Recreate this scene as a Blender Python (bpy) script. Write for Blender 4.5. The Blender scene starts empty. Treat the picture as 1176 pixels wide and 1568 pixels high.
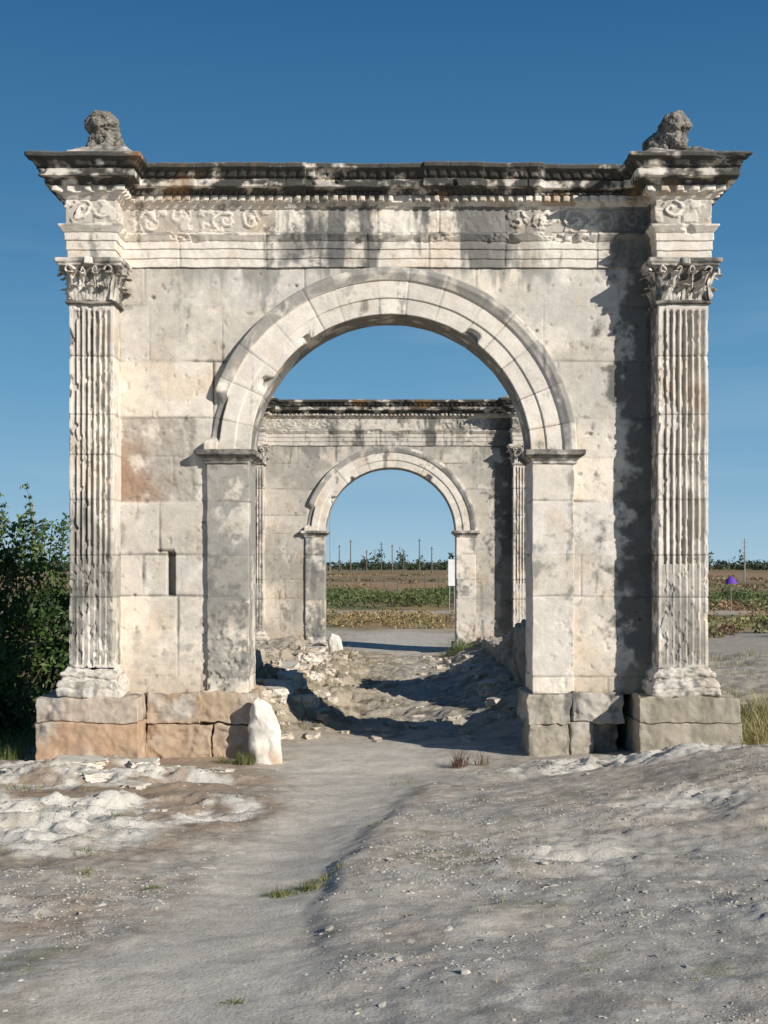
import bpy, bmesh, math, numpy as np, random
from mathutils import Vector, Matrix
random.seed(5); rng=np.random.default_rng(11)
sc=bpy.context.scene
# ------------------------------------------------------------------ noise
TAB=np.random.default_rng(3).random((64,64,64)).astype(np.float32)*2-1
TABF=TAB.ravel()
def vnoise(p,seed=0):
    p=p+np.array([seed*7.31,seed*3.77,seed*5.13])
    i=np.floor(p).astype(np.int64); f=p-i; f=f*f*(3-2*f)
    a=[(i[:,k]&63) for k in range(3)]; b=[((i[:,k]+1)&63) for k in range(3)]
    fx,fy,fz=f[:,0],f[:,1],f[:,2]
    def g(x,y,z): return TABF[(x<<12)+(y<<6)+z]
    c00=g(a[0],a[1],a[2])*(1-fx)+g(b[0],a[1],a[2])*fx
    c10=g(a[0],b[1],a[2])*(1-fx)+g(b[0],b[1],a[2])*fx
    c01=g(a[0],a[1],b[2])*(1-fx)+g(b[0],a[1],b[2])*fx
    c11=g(a[0],b[1],b[2])*(1-fx)+g(b[0],b[1],b[2])*fx
    return (c00*(1-fy)+c10*fy)*(1-fz)+(c01*(1-fy)+c11*fy)*fz
def fbm(p,sc_=1.0,octv=4,seed=0,gain=.5):
    r=0;a=1.;t=0;q=p*sc_
    for o in range(octv):
        r=r+a*vnoise(q,seed+o*1.7); t+=a; a*=gain; q=q*2.03
    return r/t
def sstep(a,b,x):
    t=np.clip((x-a)/(b-a),0,1); return t*t*(3-2*t)
def mix(a,b,t): return a*(1-t[...,None])+np.array(b)*t[...,None]
# ------------------------------------------------------------------ mesh helper
def make_obj(name,V,F,C=None,mat=None,parent=None,smooth=True,loc=(0,0,0)):
    me=bpy.data.meshes.new(name)
    V=np.asarray(V,dtype=np.float32); F=np.asarray(F,dtype=np.int32)
    k=F.shape[1]
    me.vertices.add(len(V)); me.vertices.foreach_set("co",V.ravel())
    me.loops.add(F.size); me.loops.foreach_set("vertex_index",F.ravel())
    me.polygons.add(len(F)); me.polygons.foreach_set("loop_start",np.arange(0,F.size,k,dtype=np.int32))
    me.polygons.foreach_set("loop_total",np.full(len(F),k,dtype=np.int32))
    me.polygons.foreach_set("use_smooth",np.full(len(F),smooth,dtype=bool))
    me.update(calc_edges=True)
    if C is not None:
        at=me.color_attributes.new("col",'FLOAT_COLOR','POINT')
        c=np.ones((len(V),4),dtype=np.float32); c[:,:3]=np.clip(C,0,1)
        at.data.foreach_set("color",c.ravel())
    ob=bpy.data.objects.new(name,me); sc.collection.objects.link(ob)
    if mat: me.materials.append(mat)
    if parent: ob.parent=parent
    ob.location=loc
    return ob
def gridF(nu,nv,off=0,closed=False):
    i=np.arange(nu if closed else nu-1); j=np.arange(nv-1)
    I,J=np.meshgrid(i,j,indexing='ij'); I2=(I+1)%nu
    return np.stack([I*nv+J,I2*nv+J,I2*nv+J+1,I*nv+J+1],-1).reshape(-1,4)+off
class B:
    def __init__(s): s.V=[];s.F=[];s.C=[];s.n=0
    def add(s,V,F,C):
        s.V.append(V);s.F.append(F+s.n);s.C.append(C);s.n+=len(V)
    def make(s,name,mat,parent=None,smooth=True,loc=(0,0,0)):
        return make_obj(name,np.concatenate(s.V),np.concatenate(s.F),np.concatenate(s.C),mat,parent,smooth,loc)
def empty(name,loc=(0,0,0)):
    e=bpy.data.objects.new(name,None); sc.collection.objects.link(e); e.location=loc; return e
# ------------------------------------------------------------------ materials
def mat_attr(name,scale=6,contrast=.35,bump=.4,bdist=.01,fine=60,pits=0.0,rough=.93,tint=None,fc=.8):
    m=bpy.data.materials.new(name); m.use_nodes=True; nt=m.node_tree; N=nt.nodes; L=nt.links
    bs=N['Principled BSDF']; bs.inputs['Roughness'].default_value=rough
    bs.inputs['Specular IOR Level'].default_value=.15
    tc=N.new('ShaderNodeTexCoord')
    if tint is None:
        a=N.new('ShaderNodeAttribute'); a.attribute_name='col'; src=a.outputs['Color']
    else:
        r=N.new('ShaderNodeRGB'); r.outputs[0].default_value=(*tint,1); src=r.outputs[0]
    n1=N.new('ShaderNodeTexNoise'); n1.inputs['Scale'].default_value=scale; n1.inputs['Detail'].default_value=8; n1.inputs['Roughness'].default_value=.65
    n2=N.new('ShaderNodeTexNoise'); n2.inputs['Scale'].default_value=fine; n2.inputs['Detail'].default_value=5; n2.inputs['Roughness'].default_value=.7
    for n in(n1,n2): L.new(tc.outputs['Object'],n.inputs['Vector'])
    mr=N.new('ShaderNodeMapRange'); mr.inputs[1].default_value=.3;mr.inputs[2].default_value=.7;mr.inputs[3].default_value=1-contrast;mr.inputs[4].default_value=1+contrast*.6
    L.new(n1.outputs[0],mr.inputs[0])
    mr2=N.new('ShaderNodeMapRange'); mr2.inputs[1].default_value=.3;mr2.inputs[2].default_value=.7;mr2.inputs[3].default_value=1-contrast*fc;mr2.inputs[4].default_value=1+contrast*fc*.7
    L.new(n2.outputs[0],mr2.inputs[0])
    mu=N.new('ShaderNodeMath');mu.operation='MULTIPLY';L.new(mr.outputs[0],mu.inputs[0]);L.new(mr2.outputs[0],mu.inputs[1])
    out=mu.outputs[0]
    ad=N.new('ShaderNodeMath');ad.operation='MULTIPLY_ADD';ad.inputs[1].default_value=.5
    L.new(n2.outputs[0],ad.inputs[0]);L.new(n1.outputs[0],ad.inputs[2]); hgt=ad.outputs[0]
    if pits>0:
        v=N.new('ShaderNodeTexVoronoi'); v.inputs['Scale'].default_value=fine*.55; L.new(tc.outputs['Object'],v.inputs['Vector'])
        pr=N.new('ShaderNodeMapRange');pr.inputs[1].default_value=.05;pr.inputs[2].default_value=.35;pr.inputs[3].default_value=1-pits;pr.inputs[4].default_value=1
        L.new(v.outputs['Distance'],pr.inputs[0])
        m2=N.new('ShaderNodeMath');m2.operation='MULTIPLY';L.new(out,m2.inputs[0]);L.new(pr.outputs[0],m2.inputs[1]);out=m2.outputs[0]
        m3=N.new('ShaderNodeMath');m3.operation='ADD';L.new(hgt,m3.inputs[0]);L.new(pr.outputs[0],m3.inputs[1]);hgt=m3.outputs[0]
    vm=N.new('ShaderNodeVectorMath');vm.operation='SCALE';L.new(src,vm.inputs[0]);L.new(out,vm.inputs['Scale'])
    L.new(vm.outputs[0],bs.inputs['Base Color'])
    bp=N.new('ShaderNodeBump');bp.inputs['Strength'].default_value=bump;bp.inputs['Distance'].default_value=bdist
    L.new(hgt,bp.inputs['Height']);L.new(bp.outputs[0],bs.inputs['Normal'])
    return m
M_stone=mat_attr('weathered_limestone',7,.16,.6,.010,48,.08,fc=.7)
M_ground=mat_attr('dry_earth_bedrock',3.2,.18,.9,.014,58,.14,fc=1.2)
M_lion=mat_attr('lichened_stone',14,.75,.9,.02,60,.3,tint=(.30,.275,.235))
def mat_leaf(name,trans=.25):
    m=bpy.data.materials.new(name); m.use_nodes=True; nt=m.node_tree;N=nt.nodes;L=nt.links
    bs=N['Principled BSDF'];bs.inputs['Roughness'].default_value=.6
    a=N.new('ShaderNodeAttribute');a.attribute_name='col'
    n=N.new('ShaderNodeTexNoise');n.inputs['Scale'].default_value=1.5
    tc=N.new('ShaderNodeTexCoord');L.new(tc.outputs['Object'],n.inputs['Vector'])
    mr=N.new('ShaderNodeMapRange');mr.inputs[3].default_value=.55;mr.inputs[4].default_value=1.45;L.new(n.outputs[0],mr.inputs[0])
    vm=N.new('ShaderNodeVectorMath');vm.operation='SCALE';L.new(a.outputs['Color'],vm.inputs[0]);L.new(mr.outputs[0],vm.inputs['Scale'])
    L.new(vm.outputs[0],bs.inputs['Base Color'])
    t=N.new('ShaderNodeBsdfTranslucent');L.new(vm.outputs[0],t.inputs['Color'])
    mx=N.new('ShaderNodeMixShader');mx.inputs[0].default_value=trans
    L.new(bs.outputs[0],mx.inputs[1]);L.new(t.outputs[0],mx.inputs[2]);L.new(mx.outputs[0],N['Material Output'].inputs[0])
    return m
M_leaf=mat_leaf('foliage')
# ------------------------------------------------------------------ stone tone
LIME=np.array([.79,.715,.62])
def stone_col(p,seed=0,dirt=.3,black=0.0):
    n=fbm(p,.9,5,seed,.6); n2=fbm(p,3.1,4,seed+9); n3=fbm(p*np.array([6.,6.,.9]),1.,5,seed+21,.6); n4=fbm(p,13,4,seed+23,.65)
    c=np.repeat(LIME[None],len(p),0)
    c=mix(c,(.71,.565,.42),sstep(.05,.45,n2+.3*n)*.55)
    c=mix(c,(.33,.315,.285),sstep(.05,.34,n+.35*n2+.3*n4-.27+dirt*.6)*.8)
    c=mix(c,(.15,.147,.135),sstep(.15,.40,n3+.3*n4+dirt*.35-.1)*.7)
    z=sstep(-.15,.3,n+dirt*.5-.15)
    c=mix(c,(.16,.155,.145),sstep(.14,.22,n4)*z*.55)
    c=mix(c,(.78,.73,.65),sstep(.2,.3,-n4)*z*.35)
    if np.any(black>0):
        b=fbm(p,7,4,seed+33)
        c=mix(c,(.055,.053,.047),sstep(-.35,.25,b+np.asarray(black)*1.0-.55)*np.clip(np.asarray(black)*1.2,0,1))
    return c
def rough(p,amp,seed=0,scale=3,octv=4):
    return p+amp*np.stack([fbm(p,scale,octv,seed+k*11.3) for k in range(3)],-1)
LEV=np.array([-.85,-.31,0,.17,1.05,1.5,2.09,2.57,3.0,3.62,4.22,4.64,9])
def ashlar(x,z,seed):
    r=np.random.default_rng(seed)
    zz=z+.006*np.sin(x*3.1); idx=np.clip(np.searchsorted(LEV,zz)-1,0,len(LEV)-2)
    dv=np.minimum(np.abs(zz-LEV[idx]),np.abs(LEV[idx+1]-zz)); dh=np.full_like(x,9.); tone=np.zeros_like(x)
    for k in range(len(LEV)-1):
        j=[-4.0+r.random()*.6]
        while j[-1]<4.2: j.append(j[-1]+.5+.75*r.random())
        j=np.array(j); t=r.random(len(j)+1); s=idx==k
        if not s.any(): continue
        xi=x[s]; q=np.searchsorted(j,xi); lo=j[np.clip(q-1,0,len(j)-1)];hi=j[np.clip(q,0,len(j)-1)]
        dh[s]=np.minimum(np.abs(xi-lo),np.abs(hi-xi)); tone[s]=t[q]
    return np.minimum(dv,dh),tone
def joint_apply(p,c,x,z,seed,amt=.7):
    d,t=ashlar(x,z,seed)
    nz=fbm(p,2.3,3,seed+5)
    w=.005+.006*np.clip(nz+.2,0,1)
    wear=fbm(p,14,3,seed+6)
    m=np.exp(-(d/w)**2)*np.clip(.7+nz*1.6,.2,1)
    m2=sstep(.03,.0,d-.02*wear)*sstep(.15,.45,nz+.3*wear)
    c=c*(.84+.22*t)[:,None]*(1+np.array([.04,0,-.08])[None]*((t*7)%1-.4)[:,None])
    c=c*(1-amt*.72*m-.28*m2)[:,None]
    return c,m,m2,t
# ------------------------------------------------------------------ sweep
def resample(pts,r):
    out=[pts[0]]
    for a,b in zip(pts[:-1],pts[1:]):
        L=math.hypot(b[0]-a[0],b[1]-a[1]); n=max(1,int(math.ceil(L/r)))
        for k in range(1,n+1): out.append((a[0]+(b[0]-a[0])*k/n,a[1]+(b[1]-a[1])*k/n))
    return np.array(out)
def sweep(path,prof,r,seg_r=None,extra=None,pr=None):
    n=len(path); P=np.array(path,float); nr=[]
    for i in range(n):
        t=P[(i+1)%n]-P[i]; t/=np.linalg.norm(t); nr.append(np.array([t[1],-t[0]]))
    m=[]
    for i in range(n):
        a,b=nr[i-1],nr[i]; s=a+b; m.append(s/ (1+a@b))
    base=[];mm=[];seg=[];uu=[]
    for i in range(n):
        L=np.linalg.norm(P[(i+1)%n]-P[i]); k=max(2,int(math.ceil(L/(seg_r[i] if seg_r else r))))
        for q in range(k):
            t=q/k; base.append(P[i]*(1-t)+P[(i+1)%n]*t); mm.append(m[i]*(1-t)+m[(i+1)%n]*t); seg.append(i); uu.append(t*L)
    base=np.array(base);mm=np.array(mm);seg=np.array(seg);uu=np.array(uu)
    pf=resample(prof,pr or r); nu,nv=len(base),len(pf)
    D=np.repeat(pf[None,:,0],nu,0); Z=np.repeat(pf[None,:,1],nu,0)
    S=np.repeat(seg[:,None],nv,1);U=np.repeat(uu[:,None],nv,1)
    bx=base[:,None,:]+D[...,None]*mm[:,None,:]
    if extra is not None: D=D+extra(S,U,Z,D,bx[...,0],bx[...,1])
    xy=base[:,None,:]+D[...,None]*mm[:,None,:]
    V=np.concatenate([xy,Z[...,None]],-1).reshape(-1,3)
    return V,gridF(nu,nv,closed=True)
def sbox(x0,x1,y0,y1,z0,z1,r,b=.015):
    lo=np.array([x0,y0,z0]);hi=np.array([x1,y1,z1]);Vs=[];Fs=[];n=0
    def ax_pts(l,h,k):
        a=np.linspace(l,h,k)
        if (h-l)>4*b: a=np.unique(np.concatenate([a,[l+b*.35,l+b,h-b,h-b*.35]]))
        return a
    for ax in range(3):
        for s in (0,1):
            o=[k for k in range(3) if k!=ax]
            ns=[max(2,int((hi[k]-lo[k])/r)+1) for k in o]
            a=ax_pts(lo[o[0]],hi[o[0]],ns[0]);c=ax_pts(lo[o[1]],hi[o[1]],ns[1])
            A,Cc=np.meshgrid(a,c,indexing='ij')
            V=np.zeros(A.shape+(3,));V[...,o[0]]=A;V[...,o[1]]=Cc;V[...,ax]=hi[ax] if s else lo[ax]
            V=V.reshape(-1,3);F=gridF(*A.shape)
            if (s==1)==(ax==1): F=F[:,::-1]
            q=np.clip(V,lo+b,hi-b);d=V-q;ln=np.linalg.norm(d,axis=1,keepdims=True)
            V=q+b*d/np.maximum(ln,1e-6)
            Vs.append(V);Fs.append(F+n);n+=len(V)
    return np.concatenate(Vs),np.concatenate(Fs)
# ------------------------------------------------------------------ the roman arch
def leafmesh(w,h,out,nu=9,nv=12):
    u=np.linspace(-1,1,nu);v=np.linspace(0,1,nv);U,V=np.meshgrid(u,v,indexing='ij')
    ww=w*.5*(1.05-.55*V**2)*(1+.2*np.sin(V*19))
    return np.stack([U*ww,out*V**2.2+.012-.02*U**2+.012*np.cos(U*9),h*np.sin(1.95*V)/1.0],-1).reshape(-1,3),gridF(nu,nv)
T=.60; PJ=.38
def build_arch(name,loc,res,seed,main=True):
    root=empty(name,loc)
    L0,L1,R0,R1=-3.42,-2.95,2.85,3.38
    for part,y0,sgn,rr in (('front_wall',0.,-1,res),('rear_wall',T,1,res*2)):
        xs=np.arange(-3.0,2.95,rr);zs=np.arange(-.02,4.68,rr)
        X,Z=np.meshgrid(xs,zs,indexing='ij');nu,nv=X.shape
        p=np.stack([X.ravel(),np.full(X.size,y0),Z.ravel()],-1);x,z=p[:,0],p[:,2]
        c=stone_col(p,seed+(0 if sgn<0 else 5),-.06)
        c,m,m2,t=joint_apply(p,c,x,z,seed+int(y0*10),.9)
        dep=.012*m+.008*m2+.006*(t-.5)
        e=fbm(p,5,5,seed+77,.6);e2=fbm(p,15,4,seed+78,.6)
        if main and sgn<0:
            pm=sstep(-2.12,-2.2,x+.07*e)*sstep(2.06,2.1,z)*sstep(3.02,2.99,z)
            pc=mix(np.repeat([[.43,.37,.315]],len(p),0),(.66,.58,.49),sstep(.0,.3,e+.2*e2))
            pc=mix(pc,(.33,.21,.14),sstep(.9,.2,(x+2.95)*1.2+(z-2.1)*.9+e*.7)*.85)
            c=c*(1-pm[:,None])+pc*pm[:,None]; dep+=pm*(.022+.022*e+.012*e2)
            pg=sstep(.45,.1,np.hypot((x+2.08)/.55,(z-1.65)/.6)*.5+.35*e+.1)
            c=mix(c,(.45,.385,.325),pg*.7);dep+=pg*.012*(e2+.3)
        if main:
            sl=(np.abs(x+2.4)<.045)*(z>1.06)*(z<1.54); dep+=sl*.16; c=c*(1-.5*sl[:,None])  # slot recess has shade painted into its colour besides its depth
            sl=(np.abs(x+2.46)<.09)*(z>1.535)*(z<1.56); dep+=sl*.05
        st=fbm(p*np.array([4.,1,.8]),1,5,seed+50,.6)
        c=mix(c,(.20,.195,.18),sstep(-.05,.25,st+ (z-4.55)*1.1)*.75)
        st=fbm(p,1.2,5,seed+51,.6); c=mix(c,(.42,.40,.36),sstep(.05,.35,st+.22*(z>3.6)+.08*(x>1.2)+.2*e2)*.5)
        # painted shadow of the right pilaster, merged with a dark weathering crust
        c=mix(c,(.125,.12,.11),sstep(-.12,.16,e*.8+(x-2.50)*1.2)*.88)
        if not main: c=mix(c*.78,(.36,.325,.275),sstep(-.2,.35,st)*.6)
        c=mix(c,(.58,.455,.33),sstep(.55,.0,z)*.55)
        c=mix(c,(.38,.345,.30),sstep(.15,.35,e2)*sstep(.8,.0,z)*.6)
        pit=fbm(p,16,3,seed+3); dep+=.012*sstep(.36,.6,pit)+.007*fbm(p,2.5,4,seed+8)+.003*e2
        hr=np.random.default_rng(seed+5)
        for _ in range(26):
            hx,hz,hs=hr.uniform(-2.9,2.8),hr.uniform(.3,4.5),hr.uniform(.012,.035)
            h_=np.exp(-(((x-hx)/hs)**2+((z-hz)/(hs*.7))**2)**2);dep+=.03*h_;c=c*(1-.35*h_)[:,None]
        ck=np.exp(-(fbm(p,1.1,4,seed+66)/.0035)**2)*sstep(.1,.3,fbm(p,.8,2,seed+67));c=c*(1-.4*ck)[:,None];dep+=.004*ck
        c=c*(1-.3*sstep(.38,.6,pit))[:,None]
        p[:,1]=y0-sgn*dep
        F=gridF(nu,nv)
        cx=X.ravel()[F].mean(1);cz=Z.ravel()[F].mean(1)
        keep=~(((cz<2.6)&(abs(cx)<1.78))|((cz>=2.6)&(np.hypot(cx,cz-2.6)<1.78)))
        F=F[keep]
        if sgn>0:F=F[:,::-1]
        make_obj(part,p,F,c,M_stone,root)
    # ---- archivolt ring, with soffit
    RI,RO=1.53,2.03
    sec=[(RI,T+.03),(RI,-.05),(RI+.17,-.05),(RI+.172,-.064),(RI+.36,-.064),(RI+.363,-.085),(RI+.40,-.10),(RI+.44,-.12),(RO-.01,-.12),(RO,-.11),(RO,.03)]
    sec+= [(RO,T-.03),(RO,T+.08),(RI+.3,T+.07),(RI,T+.03)]
    s=resample(sec,res*1.0); na=int(math.pi*1.8/res); th=np.linspace(0,math.pi,na)
    TH,R=np.meshgrid(th,s[:,0],indexing='ij');_,Y=np.meshgrid(th,s[:,1],indexing='ij')
    TH=TH.ravel();R=R.ravel();Y=Y.ravel()
    p=np.stack([R*np.cos(TH),Y,2.6+R*np.sin(TH)],-1)
    c=stone_col(p,seed+2,-.03)
    nvs=15; rr_=np.random.default_rng(seed); ja=np.sort((np.arange(1,nvs)+rr_.uniform(-.2,.2,nvs-1))/nvs*math.pi)
    dj=np.min(np.abs(TH[:,None]-ja[None]),1)*R; tone=rr_.random(nvs+1)[np.searchsorted(ja,TH)]
    m=np.exp(-(dj/.006)**2)*np.clip(.75+fbm(p,3,3,seed+71),.3,1)
    e=fbm(p,6,4,seed+4)
    chip=np.zeros(len(p))
    for a_,w_ in((2.62,.08),(2.20,.05),(.97,.08)):
        chip=np.maximum(chip,np.exp(-((TH-a_)*R/(w_*(1+.5*e)))**4)*sstep(w_*1.5,.0,np.hypot(R-RI,np.clip(Y+.05,0,9))))
    c=c*(.88+.17*tone)[:,None]; c=c*(1-.6*m)[:,None]
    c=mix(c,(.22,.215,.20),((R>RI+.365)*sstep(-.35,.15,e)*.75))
    c=mix(c,(.17,.165,.15),((R<RI+.01)*(Y>-.02)*sstep(-.5,.0,e)*.8))  # soffit colour darkened to paint the shade under the arch
    inw=np.where(Y<0,1.,0.)
    R2=R+.09*chip+.006*m*(Y>-.04); Yn=Y+inw*(.010*m+.05*chip)
    brk=sstep(.36,.28,math.pi-TH)*sstep(RI+.34,RI+.37,R)*(Y<.05)*sstep(.06,.1,math.pi-TH)
    R2=R2-brk*.07; Yn=Yn+brk*.10; c=mix(c,(.2,.19,.175),brk*.5)
    p=np.stack([R2*np.cos(TH),Yn,2.6+R2*np.sin(TH)],-1); p=rough(p,.008,seed+6,4)
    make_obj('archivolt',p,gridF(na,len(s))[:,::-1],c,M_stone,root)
    # ---- jamb pilasters, imposts, plinths
    b=B();bi=B();bp=B()
    for sx in(-1,1):
        x0,x1=sorted((sx*1.545,sx*2.0))
        V,F=sbox(x0,x1,-.055,T+.045,-.01,2.56,res*1.0,.008)
        c=stone_col(V,seed+12,.24 if sx<0 else -.05); c,m,m2,t=joint_apply(V,c,V[:,0]*.2+sx*3,V[:,2],seed+40+sx,.8)
        n=fbm(V,2.0,5,seed+61,.6);n5=fbm(V,12,4,seed+62,.6)
        c=mix(c,(.21,.21,.195),sstep(-.05,.22,n+.35*n5+(.26*(V[:,2]>1.0) if sx<0 else -.2))*.68)
        er=sstep(.0,.25,n5)*sstep(1.2,.3,V[:,2])*sstep(-.3,.1,n)
        ctr=np.array([sx*1.77,T/2,0]);dr=V-ctr;dr[:,2]=0;dr/=np.linalg.norm(dr,axis=1,keepdims=True)+1e-6
        V=rough(V-dr*(.010*m+.012*m2+.022*er)[:,None],.010,seed+9,5); b.add(V,F,c)
        x0,x1=sorted((sx*1.56,sx*2.02))
        path=[(x0,-.06),(x1,-.06),(x1,T+.05),(x0,T+.05)]
        prof=[(-.1,2.49),(.0,2.49),(.012,2.50),(.012,2.525),(.02,2.53),(.045,2.56),(.07,2.575),(.072,2.585),(.095,2.588),(.098,2.64),(.085,2.646),(-.2,2.647)]
        V,F=sweep(path,prof,res,pr=.008); V=rough(V,.010,seed+3,6)
        c=stone_col(V,seed+8,.5,.6); bi.add(V,F,c)
        x0,x1=sorted((sx*1.47,sx*(2.655 if sx<0 else 2.52)))
        for (za,zb,inx) in ((-.33,-.008,0),(-.85,-.336,.02)):
            xs=[x0,x0+(x1-x0)*(.42+.2*rr_.random()),x1]
            if sx>0 and za<-.5: xs=[x0+.04,x0+.48,x0+.74,x1-.03]
            for q_,(a_,b_) in enumerate(zip(xs[:-1],xs[1:])):
                back=.16 if (sx>0 and za<-.5 and q_==2) else 0
                V,F=sbox(a_+.003,b_-.003,-.13+inx+back+.02*rr_.random(),T+.12-inx,za,zb,res*1.2,.012)
                V=rough(V,.05,seed+int(10*a_)+3,2.5,6);V=rough(V,.03,seed+4,11,3); c=stone_col(V,seed+15,.45)*.64
                c=mix(c,(.46,.30,.17) if sx<0 else (.36,.31,.23),np.full(len(V),.65)*sstep(-.3,.3,fbm(V,3,4,seed+16)+.2*(za<-.5))); bp.add(V,F,c)
    b.make('jamb_pilasters',M_stone,root);bi.make('imposts',M_stone,root);bp.make('plinth',M_stone,root)
    # ---- corner piers
    bpod=B();bbase=B();bsh=B();bcap=B()
    for sx,(xa,xb) in((-1,(L0,L1)),(1,(R0,R1))):
        path=[(xa,-PJ),(xb,-PJ),(xb,T+.1),(xa,T+.1)]
        pxa,pxb=((-3.73,-2.66) if sx<0 else (2.63,3.68))
        for za,zb,dx in((-.27,-.006,0),(-.85,-.276,.012)):
            V,F=sbox(pxa-dx,pxb+dx,-PJ-.14-dx,T+.2,za,zb,res*1.2,.014)
            V=rough(V,.035,seed+21+sx,2.2,6);V=rough(V,.02,seed+22,11,3); c=stone_col(V,seed+25,.35)*.66
            if sx<0: c=mix(c,(.54,.34,.20),np.full(len(V),.8 if za<-.5 else .3)*sstep(-.5,.2,fbm(V,2.2,4,seed+26)))
            else: c=mix(c,(.35,.30,.22),np.full(len(V),.7))
            bpod.add(V,F,c)
        prof=[(-.05,0),(.095,0),(.105,.02),(.105,.065),(.095,.08),(.085,.085),(.092,.105),(.09,.13),(.075,.155),(.05,.16),(.04,.185),(.045,.20),(.055,.21),(.055,.235),(.045,.25),(.022,.26),(.01,.28),(.0,.30)]
        V,F=sweep(path,prof,res*.9,pr=.009); V=rough(V,.05,seed+31,3,5);V=rough(V,.02,seed+32,13,3); c=stone_col(V,seed+32,.35)*.85; bbase.add(V,F,c)
        W=xb-xa;nf=7;mg=.022;pw=(W-2*mg)/nf
        ca=.016 if sx<0 else .007
        def flute(S,U,Z,D,X,Y):
            g=((U-mg)/pw)%1.0; ins=(U>mg)&(U<W-mg)
            a=np.clip(np.abs(g-.5)/.36,0,1); prof_=np.sqrt(1-a**2)*(np.abs(g-.5)<.36)
            top=4.12;bot=.32
            cap=sstep(top,top-.04,Z)*sstep(bot,bot+.03,Z)
            fl=np.where(Z<1.40,.017*prof_-0.012*np.cos((g-.5)*math.pi*1.28)*(prof_>0),.038*prof_)
            pq=np.stack([X.ravel(),Y.ravel(),Z.ravel()],-1)
            wr=fbm(pq,3.0,5,seed+90+sx,.6).reshape(Z.shape)+(.10*(Z<1.4) if sx<0 else -.06);wear=1-.6*sstep(.10,.33,wr)
            ch=sstep(.24,.42,fbm(pq*np.array([1,1,.7]),17,3,seed+95).reshape(Z.shape)+.1*(Z<1.4))
            d=-fl*cap*ins*(S==0)*wear
            zz=np.abs(((Z[None]-LEV[2:,None,None])));jm=np.exp(-(zz.min(0)/.005)**2)
            return d-.009*jm-ca*ch*(S==0)-.006*ch-.012*sstep(.10,.33,wr)*(S==0)
        V,F=sweep(path,[(0,.30),(0,4.17)],res,seg_r=[.0055 if main else .011,res*1.3,res*2,res*1.3],extra=flute,pr=res)
        V=rough(V,.005,seed+33,3); c=stone_col(V,seed+34,.36 if sx<0 else .02)
        n6=fbm(V*np.array([1,1,.8]),1.7,4,seed+64);c=mix(c,(.19,.185,.165),sstep(.0,.3,n6+(.08 if sx<0 else -.15))*.55)
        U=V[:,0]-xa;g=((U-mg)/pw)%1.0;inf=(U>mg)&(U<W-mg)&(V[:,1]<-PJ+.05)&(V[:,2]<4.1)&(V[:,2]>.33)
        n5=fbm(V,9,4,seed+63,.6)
        c=c*(1-(.36+.4*n5)*inf*(np.abs(g-.5)<.33))[:,None]  # flute hollows painted darker to strengthen their shade
        if sx>0: c=mix(c,(.14,.135,.12),(V[:,0]<xa+.03)*(V[:,1]>-PJ+.04)*sstep(-.3,.1,n5)*.8)  # inner side face darkened in colour to paint its shade
        _,t=ashlar(np.zeros(len(V)),V[:,2],seed+55); jm=np.exp(-((np.abs(V[:,2:3]-LEV[None]).min(1))/.007)**2)
        c=c*(.86+.22*t)[:,None]*(1-.5*jm)[:,None]
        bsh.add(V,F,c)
        prof=[(0,4.165),(.03,4.17),(.035,4.185),(.025,4.20),(.0,4.21),(.01,4.3),(.03,4.45),(.075,4.55),(.10,4.565),(.10,4.58),(.125,4.60),(.125,4.638),(-.1,4.642)]
        V,F=sweep(path,prof,res,pr=.012);V=rough(V,.012,seed+36,7);c=stone_col(V,seed+37,.35,.5)*np.where(V[:,2]>4.55,1,.5)[:,None];bcap.add(V,F,c)  # bell behind the leaves painted darker for shaded depth
        def put(V,F,side,u,z):
            V=V.copy()
            if side==0: V=np.stack([xa+u+V[:,0],-PJ-V[:,1],z+V[:,2]],-1)
            elif side==1: V=np.stack([xb+V[:,1],-PJ+u+V[:,0],z+V[:,2]],-1)
            elif side==3: V=np.stack([xa-V[:,1],-PJ+u-V[:,0],z+V[:,2]],-1)
            else: V=np.stack([xa+u+V[:,0],T+.1+V[:,1],z+V[:,2]],-1)
            V=rough(V,.035,seed+38,9);c=stone_col(V,seed+39,.45,.3);bcap.add(V,F,c)
        for side,Ls in((0,W),(1,T+.1+PJ),(3,T+.1+PJ),(2,W)):
            k=3 if Ls<.7 else 5
            for q in range(k):
                V,F=leafmesh(Ls/k*.95,.155,.11);put(V,F,side,(q+.5)*Ls/k,4.20)
            for q in range(k+1):
                V,F=leafmesh(Ls/k*.75,.29,.14);put(V,F,side,np.clip(q*Ls/k,.03,Ls-.03),4.21)
            for q,(uu,dr) in enumerate(((.02,1),(Ls-.02,-1),(Ls/2-.06,-.6),(Ls/2+.06,.6))):
                a=np.linspace(0,4.6,34);rad=.062*np.exp(-.22*a);tb=np.linspace(0,2*math.pi,8)
                A,TB=np.meshgrid(a,tb,indexing='ij');RR=rad[:,None]+.016*np.cos(TB)
                V=np.stack([dr*np.cos(A)*RR*.8,.10+.025*np.sin(TB),.33+np.sin(A)*RR*.8],-1).reshape(-1,3)
                put(V,gridF(34,8),side,uu,4.18)
        V,F=sbox((xa+xb)/2-.05,(xa+xb)/2+.05,-PJ-.15,-PJ-.05,4.56,4.64,.02,.02);V=rough(V,.02,seed,9);bcap.add(V,F,stone_col(V,seed,.4))
    bpod.make('podiums',M_stone,root);bbase.make('pilaster_bases',M_stone,root)
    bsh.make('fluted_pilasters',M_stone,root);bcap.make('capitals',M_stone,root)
    # ---- entablature
    path=[(L0,-PJ),(L1,-PJ),(L1,0),(R0,0),(R0,-PJ),(R1,-PJ),(R1,T+.1),(L0,T+.1)]
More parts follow.
